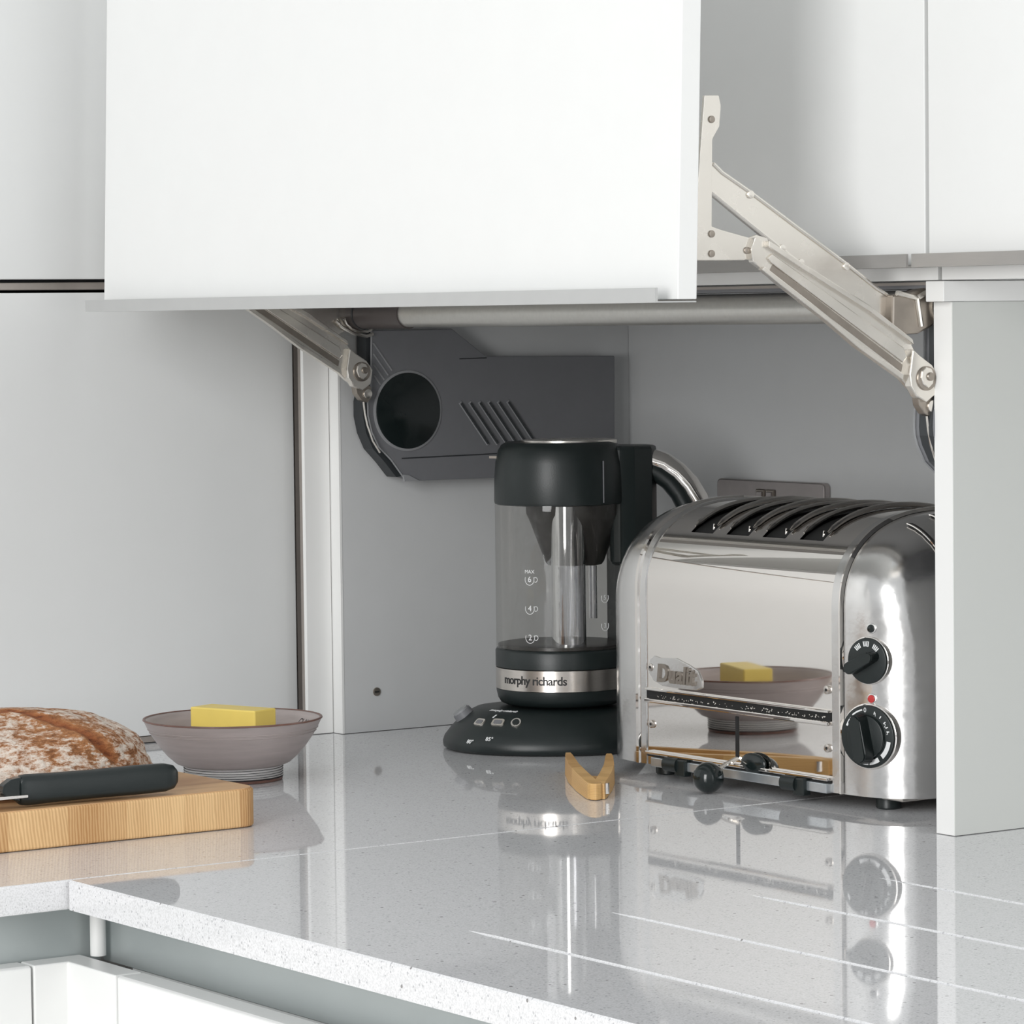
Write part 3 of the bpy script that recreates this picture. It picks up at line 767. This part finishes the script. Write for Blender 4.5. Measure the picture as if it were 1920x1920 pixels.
# ------------------------------------------------------------------ kettle
KC = (-.489, .8414)
fwd = Vector((KC[0]-2.6021, KC[1]+1.3683, 0)).normalized()
sd = Vector((-fwd.y*-1, fwd.x*-1, 0))       # right-hand side direction seen from the room
sd = Vector((fwd.y, -fwd.x, 0))
def KP(s_, f_, z): return (KC[0]+sd.x*s_+fwd.x*f_, KC[1]+sd.y*s_+fwd.y*f_, .9+z)
KB = thing('power_base', 'black kettle power base with silver buttons, on the worktop', 'kettle stand', (KC[0], KC[1], .9))  # electric base that the kettle lifts off
def outline(sc_, z, n=72, shx=0.0):
    ring = []
    for k in range(n):
        a = 2*PI*k/n
        c, s_ = math.cos(a), math.sin(a)
        rx = .092 if c > 0 else .1255
        ry = .088 if s_ > 0 else .100
        e = 2/2.25
        x = rx*math.copysign(abs(c)**e, c)*sc_ + shx; y = ry*math.copysign(abs(s_)**e, s_)*sc_
        # nose drawn to the front-left
        ring.append(KP(x - .006*(1-sc_), y, z))
    return ring
b = B().rings([outline(.96, .0005), outline(.995, .003), outline(1.0, .0075), outline(.985, .013), outline(.93, .0215), outline(.86, .030), outline(.78, .0375), outline(.70, .0420), outline(.60, .0435), outline(.3, .0435)])
obj('body', b, M['black'], KB, sharp=50)
def on_base(s_, f_):
    # height of the sloping deck under plan point (side, forward)
    rx = .092 if s_ > 0 else .1255; ry = .088 if f_ > 0 else .100
    q = (abs(s_/rx)**2.25+abs(f_/ry)**2.25)**(1/2.25)
    tab = [(1.0, .0075), (.985, .013), (.93, .0215), (.86, .030), (.78, .0375), (.70, .0420), (.60, .0435), (0, .0435)]
    for (a, za), (c, zc) in zip(tab, tab[1:]):
        if q >= c: return za+(zc-za)*(a-q)/(a-c)
    return .0435
def deckframe(s_, f_):
    e = .002
    p = Vector(KP(s_, f_, on_base(s_, f_)))
    ps = Vector(KP(s_+e, f_, on_base(s_+e, f_))); pf = Vector(KP(s_, f_+e, on_base(s_, f_+e)))
    u = (ps-p).normalized(); w = (pf-p).normalized(); n = u.cross(w).normalized()
    if n.z < 0: n = -n
    w = (Vector((0, 0, 1)) - n*n.z).normalized(); u = w.cross(n).normalized()
    if u.dot(sd) < 0: u = -u
    return p, u, w, n
def deckprism(pts, s_, f_, h, name, m, par):
    p, u, w, n = deckframe(s_, f_)
    b = B(); v0 = [b.bm.verts.new(p+u*x+w*y-n*.002) for x, y in pts]; v1 = [b.bm.verts.new(p+u*x*.9+w*y*.9+n*h) for x, y in pts]
    k = len(pts); b.bm.faces.new(v0[::-1]); b.bm.faces.new(v1)
    for i in range(k): b.bm.faces.new((v0[i], v0[(i+1) % k], v1[(i+1) % k], v1[i]))
    return obj(name, b, m, par)
def rrect(w, h, r, n=4):
    pts = []
    for cx, cy, a0 in ((w-r, -h+r, -90), (w-r, h-r, 0), (-w+r, h-r, 90), (-w+r, -h+r, 180)):
        for k in range(n+1):
            a = math.radians(a0+90*k/n); pts.append((cx+r*math.cos(a), cy+r*math.sin(a)))
    return pts
def ell(a, b_, n=20): return [(a*math.cos(2*PI*k/n), b_*math.sin(2*PI*k/n)) for k in range(n)]
for (s_, f_, w_) in ((-.0850, -.0560, .0068), (-.0660, -.0690, .0078)):
    bt = deckprism(rrect(w_, .0052, .003), s_, f_, .0016, 'button', M['nickel'], KB)
    deckprism(rrect(w_*.66, .0028, .0015), s_, f_, .0022, 'button_cap', M['mech'], bt)
bt = deckprism(ell(.0060, .0064), -.0475, -.0765, .0016, 'button', M['nickel'], KB)
deckprism(ell(.0042, .0044), -.0475, -.0765, .0022, 'button_cap', M['black_sh'], bt)
kn = deckprism(ell(.0125, .0110), -.1020, -.0120, .0060, 'temperature_knob', M['mech'], KB)
deckprism(ell(.0108, .0094), -.1020, -.0120, .0080, 'knob_face', M['mech_lt'], kn)
def decktext(s, size, s_, f_, sx=1, sy=1.6):
    p, u, w, n = deckframe(s_, f_)
    text('lettering', s, size, M['ink'], KB, lambda a, b_, d: tuple(p+u*a*sx+w*b_*sy+n*(.0006+d)), ext=.0002, bold=.0001)
decktext('morphy richards', .0060, -.0600, -.0520, .85, 1.5)
decktext('80°', .0062, -.0950, -.0690, 1, 1)
decktext('85°', .0062, -.0750, -.0800, 1, 1)
deckprism([(-.001, -.003), (.0010, -.003), (.0020, .003), (.0000, .003)], -.0700, -.0580, .0005, 'indicator_bar', M['ink'], KB)

KT = thing('kettle', 'glass kettle with black lid collar and steel band, left of the toaster', 'kettle', (KC[0], KC[1], .945))
kc0 = (KC[0], KC[1], .9)
obj('lower_body', B().lathe([(.040, .0450), (.058, .0455), (.0640, .0480), (.0670, .0530), (.0686, .0600), (.0688, .0625)], kc0, 80), M['black'], KT)
bandm = obj('steel_band', B().lathe([(.0680, .0627), (.0692, .0630), (.0692, .0846), (.0680, .0850)], kc0, 80), M['steel'], KT)
obj('glass_seat', B().lathe([(.0680, .0852), (.0692, .0856), (.0692, .1020), (.0680, .1042), (.0660, .1050), (.050, .1050), (.02, .1052)], kc0, 80), M['black'], KT)
gb = B().lathe([(.0676, .1040), (.0682, .1055), (.0682, .2560)], kc0, 96, False, False)
obj('glass_body', gb, M['glass'], KT, recalc=True)
obj('glass_foot', B().lathe([(.0665, .1052), (.0665, .1085), (.060, .1095), (.03, .1085), (.01, .1085)], kc0, 72), M['filt'], KT)
collar = obj('lid_collar', B().lathe([(.0660, .2540), (.0682, .2550), (.0688, .2575), (.0685, .2800), (.0672, .2980), (.0645, .3100), (.0610, .3160), (.0560, .3190), (.0520, .3180), (.02, .3165)], kc0, 96), M['black'], KT)
obj('lid_plate', B().rings([[KP(.010+.050*math.cos(2*PI*k/40)*q, .040*math.sin(2*PI*k/40)*q, z) for k in range(40)] for q, z in ((1, .3170), (1, .3205), (.95, .3212), (.3, .3212))]), M['nickel'], KT)
obj('spout', B().prism([(KP(-.064, -.006, 0)[0], KP(-.064, -.006, 0)[1]), (KP(-.0735, 0, 0)[0], KP(-.0735, 0, 0)[1]), (KP(-.064, .006, 0)[0], KP(-.064, .006, 0)[1])], 'z', 1.2020, 1.2045), M['nickel_dk'], KT)
# filter funnel
obj('filter_funnel', B().rings([[KP(.0145*q2+r_*math.cos(2*PI*k/48), r_*math.sin(2*PI*k/48), z) for k in range(48)] for r_, z, q2 in ((.0505, .2560, 1), (.0500, .2440, 1), (.0460, .2350, 1), (.0310, .1940, 1), (.0285, .1905, 1), (.012, .1900, 1))]), M['filt'], KT)
obj('infuser_tube', B().rings([[KP(.008+r_*math.cos(2*PI*k/40), -.034+r_*math.sin(2*PI*k/40), z) for k in range(40)] for r_, z in ((.0178, .1070), (.0178, .2530))], False, False), M['tubeglass'], KT)
obj('infuser_rod', B().rings([[KP(.0330+r_*math.cos(2*PI*k/20), -.015+r_*math.sin(2*PI*k/20), z) for k in range(20)] for r_, z in ((.0045, .135), (.0045, .19))]), M['tubeglass'], KT)
# back column joining collar and base, and handle
def kprism(pts, z0, z1, bev=0.0):
    return B().prism([KP(a, c, 0)[:2] for a, c in pts], 'z', .9+z0, .9+z1, bev)
obj('spine', kprism([(.062, .002), (.066, -.004), (.074, -.002), (.078, .012), (.074, .034), (.055, .046), (.048, .040)], .0900, .3100, .002), M['black'], KT)
hbk = [(.052, -.020), (.062, -.026), (.078, -.020), (.096, -.004), (.102, .012), (.094, .034), (.070, .044), (.050, .040)]
obj('handle_block', kprism(hbk, .1900, .3140, .004), M['black'], KT)
sm = B().tube([KP(.0405+.0005*k, -.0550+.0008*k, .3110-.0002*k) if False else KP(.0450, -.0520, z) for k, z in enumerate((.257, .27, .29, .300))], .0008, 6)
obj('collar_seam', sm, M['mech'], KT)
hp = [(.0820, .3000), (.0950, .2995), (.1090, .2945), (.1230, .2850), (.1350, .2720), (.1440, .2570), (.1500, .2400), (.1520, .2200), (.1510, .1900), (.1460, .1600), (.1360, .1300), (.1180, .1060), (.0980, .0950), (.0720, .0920)]
obj('handle', B().tube([KP(a, .012, z) for a, z in hp], .0115, 16, flat=1.25), M['chrome'], KT)
obj('handle_grip', B().tube([KP(a*.94+.0015-.008*(1-abs(z-.2)/.12), .010, z-.009 if z > .2 else z+.006) for a, z in hp], .0105, 14, flat=1.2), M['black'], KT)
# lettering on the band, wrapped round the cylinder
def wrap(R_, z0, ang0):
    # ang0: side offset in radians from the front-facing meridian (negative = left)
    def fn(u, v, w):
        a = ang0 + u/R_
        rr_ = R_ + w
        return KP(rr_*math.sin(a), -rr_*math.cos(a), z0+v)
    return fn
text('lettering', 'morphy richards', .0125, M['ink_blk'], KT, wrap(.0693, .0740, -.475), ext=.0002, bold=.00022, spacing=.92)
for z_, s_ in ((.1790, '6'), (.1490, '4'), (.1190, '2')):
    text('cup_mark', s_, .0085, M['ink'], KT, wrap(.0685, z_, -.49), ext=.0001)
    rg = B()
    def ringpts(cx, r_, a0, a1, n=14):
        return [wrap(.0686, z_, -.49)(cx+r_*math.cos(math.radians(a0+(a1-a0)*k/n)), r_*math.sin(math.radians(a0+(a1-a0)*k/n))*1.1, 0) for k in range(n+1)]
    obj('cup_mark', B().tube(ringpts(0, .0052, 155, 385), .00035, 5), M['ink'], KT)
    obj('cup_mark', B().tube(ringpts(.0068, .0022, -120, 130), .00035, 5), M['ink'], KT)
text('cup_mark', 'MAX', .0052, M['ink'], KT, wrap(.0685, .1870, -.49), ext=.0001)
for z_, s_ in ((.1590, '5'), (.1300, '3')):
    text('cup_mark', s_, .0070, M['ink'], KT, wrap(.0685, z_, .72), ext=.0001)
    def rp(cx, r_, a0, a1, n=14, z_=z_): return [wrap(.0686, z_, .72)(cx+r_*math.cos(math.radians(a0+(a1-a0)*k/n)), r_*math.sin(math.radians(a0+(a1-a0)*k/n))*1.1, 0) for k in range(n+1)]
    obj('cup_mark', B().tube(rp(0, .0048, 155, 385), .0003, 5), M['ink'], KT)

# ------------------------------------------------------------------ toast tongs
TG = thing('toast_tongs', 'small V-shaped wooden toast tongs lying before the kettle', 'tongs', (-.2, .68, .9))
def arm2(p, q, name='arm'):
    p, q = Vector(p), Vector(q); d = (q-p).normalized(); w = Vector((-d.y, d.x))
    rs = []
    for t, th, h in ((0, .0052, .0150), (.06, .0060, .0165), (.3, .0060, .0180), (.6, .0055, .0185), (.9, .0042, .0195), (.98, .0026, .0200), (1, .0012, .0195)):
        c = p+(q-p)*t
        c = c + w*0.004*math.sin(PI*t)*(1 if name == 'arm' else -1)
        rs.append([(c.x-w.x*th, c.y-w.y*th, .9005), (c.x+w.x*th, c.y+w.y*th, .9005), (c.x+w.x*th*.9, c.y+w.y*th*.9, .9+h), (c.x-w.x*th*.9, c.y-w.y*th*.9, .9+h)])
    b = B().rings(rs)
    bmesh.ops.bevel(b.bm, geom=[e for e in b.bm.edges if e.calc_face_angle(0) > .6], offset=.0009, segments=2, affect='EDGES')
    return b
apx = (-.1250, .6230)
obj('arm', arm2((-.1225, .6140), (-.3050, .7160)), M['tongw'], TG)
obj('arm', arm2((-.1190, .6180), (-.2720, .7420), 'r'), M['tongw'], TG)
obj('head', B().prism([(-.1195, .6080), (-.1140, .6110), (-.1150, .6180), (-.1480, .6440), (-.1600, .6480), (-.1660, .6440), (-.1700, .6370), (-.1260, .6095)], 'z', .9004, .9160, .0016), M['tongw'], TG)
o = obj('magnet', B().tube([(-.1225, .6285, .9045), (-.1225, .6285, .9145)], .0032, 10), M['chrome'], TG)

# ------------------------------------------------------------------ bowl and butter
BC = (-.4715, .4322)
BW = thing('bowl', 'lilac-grey stoneware bowl with a ridged pale foot, holding the butter', 'bowl', (*BC, .9))
bc_ = (*BC, .9)
outer = [(.0500, .0150), (.0560, .0175), (.0640, .0245), (.0720, .0340), (.0790, .0440), (.0840, .0530), (.0868, .0590)]
inner_ = [(.0850, .0603), (.0815, .0575), (.0760, .0500), (.0680, .0400), (.0560, .0300), (.0380, .0235), (.0100, .0220)]
obj('body', B().lathe(outer+[(.0874, .0600), (.0866, .0608)]+inner_, bc_, 96), M['glaze'], BW, sharp=60)
obj('rim', B().lathe([(.0868, .0594), (.0880, .0600), (.0876, .0612), (.0862, .0614), (.0850, .0606)], bc_, 96, False, False), M['brown'], BW)
foot = [(.0465, .0035)]
z = .0035
while z < .0148:
    foot += [(.0478, z+.0006), (.0490, z+.0013), (.0478, z+.0020)]; z += .0026
obj('foot', B().lathe([(.0440, .0002), (.0478, .0004), (.0484, .0030)], bc_, 72), M['brown'], BW)
obj('foot_ridges', B().lathe(foot+[(.0500, .0160)], bc_, 72), M['glaze_lt'], BW, sharp=80)
for k in range(6):
    zz = .0030+.0024*k
    obj('foot_groove', B().lathe([(.0479, zz), (.0488, zz+.0003), (.0479, zz+.0007)], bc_, 72, False, False), M['mech_dk'], BW)
for hz, hr in ((.0475, .0813), (.0505, .0829)):
    obj('throwing_line', B().lathe([(hr+.0000, hz), (hr+.0007, hz+.0004), (hr+.0004, hz+.0009)], bc_, 96, False, False), M['glaze'], BW)
def bowltext(u, v, w):
    a = math.atan2(sd.y, sd.x) + .50
    # lettering on the inner wall at the far right
    d_in = Vector((math.cos(a), math.sin(a), 0)); tn = Vector((d_in.y, -d_in.x, 0))
    r_ = .0762 + v*.6
    p = Vector((BC[0], BC[1], .9)) + d_in*r_ + tn*u + Vector((0, 0, .0515+v*.8))
    return p
text('lettering', 'CLAY', .0095, M['ink_blk'], BW, bowltext, ext=.0001)

bt = B().box(-.041, .041, -.0165, .0165, 0, .0300, .0016, 3)
ym = Matrix.Translation((BC[0]-.006, BC[1]+.004, .9400)) @ Matrix.Rotation(math.radians(20), 4, 'Z') @ Matrix.Rotation(math.radians(0), 4, 'Y')
bt.xform(ym)
tag(obj('butter', bt, M['butter']), 'yellow block of butter in the grey bowl', 'butter')

# ------------------------------------------------------------------ chopping board, bread, knife
bd = B(); x0, x1, y0, y1 = -.47, -.168, -.22, .2820
rc = .018; pts = []
for cx, cy, a0 in ((x1-rc*.7, y0+rc, -90), (x1-rc, y1-rc, 0), (x0+rc, y1-rc, 90), (x0+rc, y0+rc, 180)):
    for k in range(7):
        a = math.radians(a0+15*k); pts.append((cx+rc*math.cos(a), cy+rc*math.sin(a)))
CB = thing('chopping_board', 'thick end-grain wooden chopping board on the worktop under the bread', 'chopping board', (-.32, .03, .9))
obj('block', B().prism(pts, 'z', .9005, .9345, .0022, 3), M['board'], CB)
ins = [(cx_*.992+(-.32)*.008, cy_*.992+.03*.008) for cx_, cy_ in pts]
obj('top_face', B().prism(ins, 'z', .9342, .9352), M['board_top'], CB)

def loaf():
    b = B(); bmesh.ops.create_icosphere(b.bm, subdivisions=7, radius=1.0)
    lay = b.bm.verts.layers.float.new('score')
    cx, cy = -.310, .104
    ax, ay, az = .098, .134, .077
    for v in b.bm.verts:
        d = v.co.normalized()
        # flattened base, domed top
        x, y, z = d.x, d.y, d.z
        zz = z if z > 0 else z*.28
        e = 1.0
        # scores: two cuts fanning out from the crown, seen as broad brown bands
        ru = x*.582 + y*.813; rf = x*.813 - y*.582
        wob = .035*noise.noise(d*4) + .012*noise.noise(d*15)
        q1 = -.413*ru + .899*rf - .143*z + wob; q2 = -.515*ru - .828*rf + .224*z + wob
        g1 = max(0, min(1, (ru-.02)/.08)); g2 = max(0, min(1, (.16-ru)/.08))
        zf = max(0, min(1, (z-.10)/.2))
        k = max(math.exp(-(q1/.060)**2)*g1, math.exp(-(q2/.055)**2)*g2)*zf
        v[lay] = min(1, k*1.2)
        r = 1 + .05*noise.noise(d*2.3+Vector((3, 1, 7))) + .018*noise.noise(d*8) + .007*noise.noise(d*24) + .004*noise.noise(d*60)
        r -= .045*k
        r += .016*zf*max(math.exp(-((q1-.085)/.035)**2)*g1, math.exp(-((q2+.08)/.035)**2)*g2)
        r += .020*math.exp(-((ru-.10)/.08)**2-((rf-.18)/.10)**2)*max(0, z)
        # central dip where the two halves meet
        r -= .045*math.exp(-((ru+.42)/.09)**2)*max(0, z)
        v.co = Vector((cx+ax*x*r*(1+.10*(1-z)), cy+ay*y*r, .9352+.024+az*zz*r*.72+(.0)))
    # settle the base on the board
    zmin = min(v.co.z for v in b.bm.verts)
    for v in b.bm.verts:
        v.co.z += .9356 - zmin
    return b
lo = tag(obj('bread_loaf', loaf(), M['crust'], sharp=180), 'floury brown crusty round loaf on the chopping board', 'bread')

KN = thing('knife', 'black-handled kitchen knife lying on the board in front of the loaf', 'knife', (-.175, .12, .9353))
hy0, hy1 = .0500, .2010
rs = []
for t, rz, rx in ((0, .0110, .0070), (.015, .0128, .0078), (.05, .0135, .0085), (.2, .0128, .0088), (.45, .0124, .0092), (.75, .0128, .0092), (.92, .0124, .0086), (.975, .0105, .0072), (1, .0065, .0045)):
    y = hy0+(hy1-hy0)*t; x = -.1830+.006*t; zc = .9500 + .0005*t
    rs.append([(x+rx*math.copysign(abs(math.cos(a))**.7, math.cos(a)), y, zc+rz*math.copysign(abs(math.sin(a))**.7, math.sin(a))) for a in [2*PI*k/28 for k in range(28)]])
obj('handle', B().rings(rs), M['black'], KN, sharp=60)
obj('bolster', B().prism([(.0500, .9405), (.0520, .9620), (.0420, .9605), (.0345, .9560), (.0330, .9500), (.0385, .9440)], 'x', -.1880, -.1780, .001), M['black_sh'], KN)
obj('blade', B().prism([(.0520, .9475), (.0000, .9480), (-.10, .9490), (-.145, .9475), (-.12, .9455), (0, .9450), (.0520, .9452)], 'x', -.1990, -.1680, .0003), M['chrome'], KN)

# ------------------------------------------------------------------ light
w = bpy.data.worlds.new('World'); sc.world = w; w.use_nodes = True
nt = w.node_tree; bg = nt.nodes['Background']
tc = nt.nodes.new('ShaderNodeTexCoord'); sp = nt.nodes.new('ShaderNodeSeparateXYZ'); rp = nt.nodes.new('ShaderNodeValToRGB')
nt.links.new(tc.outputs['Generated'], sp.inputs[0])
mr = nt.nodes.new('ShaderNodeMapRange'); mr.inputs['From Min'].default_value = -1; mr.inputs['From Max'].default_value = 1
nt.links.new(sp.outputs['Z'], mr.inputs['Value']); nt.links.new(mr.outputs[0], rp.inputs['Fac'])
rp.color_ramp.elements[0].color = (.38, .37, .36, 1); rp.color_ramp.elements[0].position = .35
rp.color_ramp.elements[1].color = (.80, .82, .83, 1); rp.color_ramp.elements[1].position = .60
nt.links.new(rp.outputs['Color'], bg.inputs['Color']); bg.inputs['Strength'].default_value = .83

def area(name, loc, target, sx, sy, power, c=(1, 1, 1)):
    l = bpy.data.lights.new(name, 'AREA'); l.shape = 'RECTANGLE'; l.size = sx; l.size_y = sy; l.energy = power; l.color = c
    o = bpy.data.objects.new(name, l); col.objects.link(o); o.location = loc
    d = Vector(target)-Vector(loc); o.rotation_euler = d.to_track_quat('-Z', 'Y').to_euler()
    return o
area('window_light', (2.0, -3.2, 1.9), (0, .5, 1.1), 1.3, 2.3, 98, (1, 1, .995))
area('side_window_light', (4.0, .6, 1.7), (0, .5, 1.1), .9, 1.9, 14, (.98, .995, 1))

# ------------------------------------------------------------------ camera
R = ((0.571205, -0.0372, 0.819964), (0.820725, 0.040035, -0.569919), (-0.011626, 0.998506, 0.0534))
cam = bpy.data.cameras.new('camera'); co = bpy.data.objects.new('camera', cam); col.objects.link(co)
cam.sensor_width = 36; cam.lens = 6832.98/1920*36; cam.clip_start = .05; cam.clip_end = 50
m4 = Matrix(R).to_4x4(); m4.translation = W((2.6021, -1.3683, 1.3489))
co.matrix_world = m4
sc.camera = co
sc.view_settings.view_transform = 'Standard'
sc.view_settings.look = 'None'
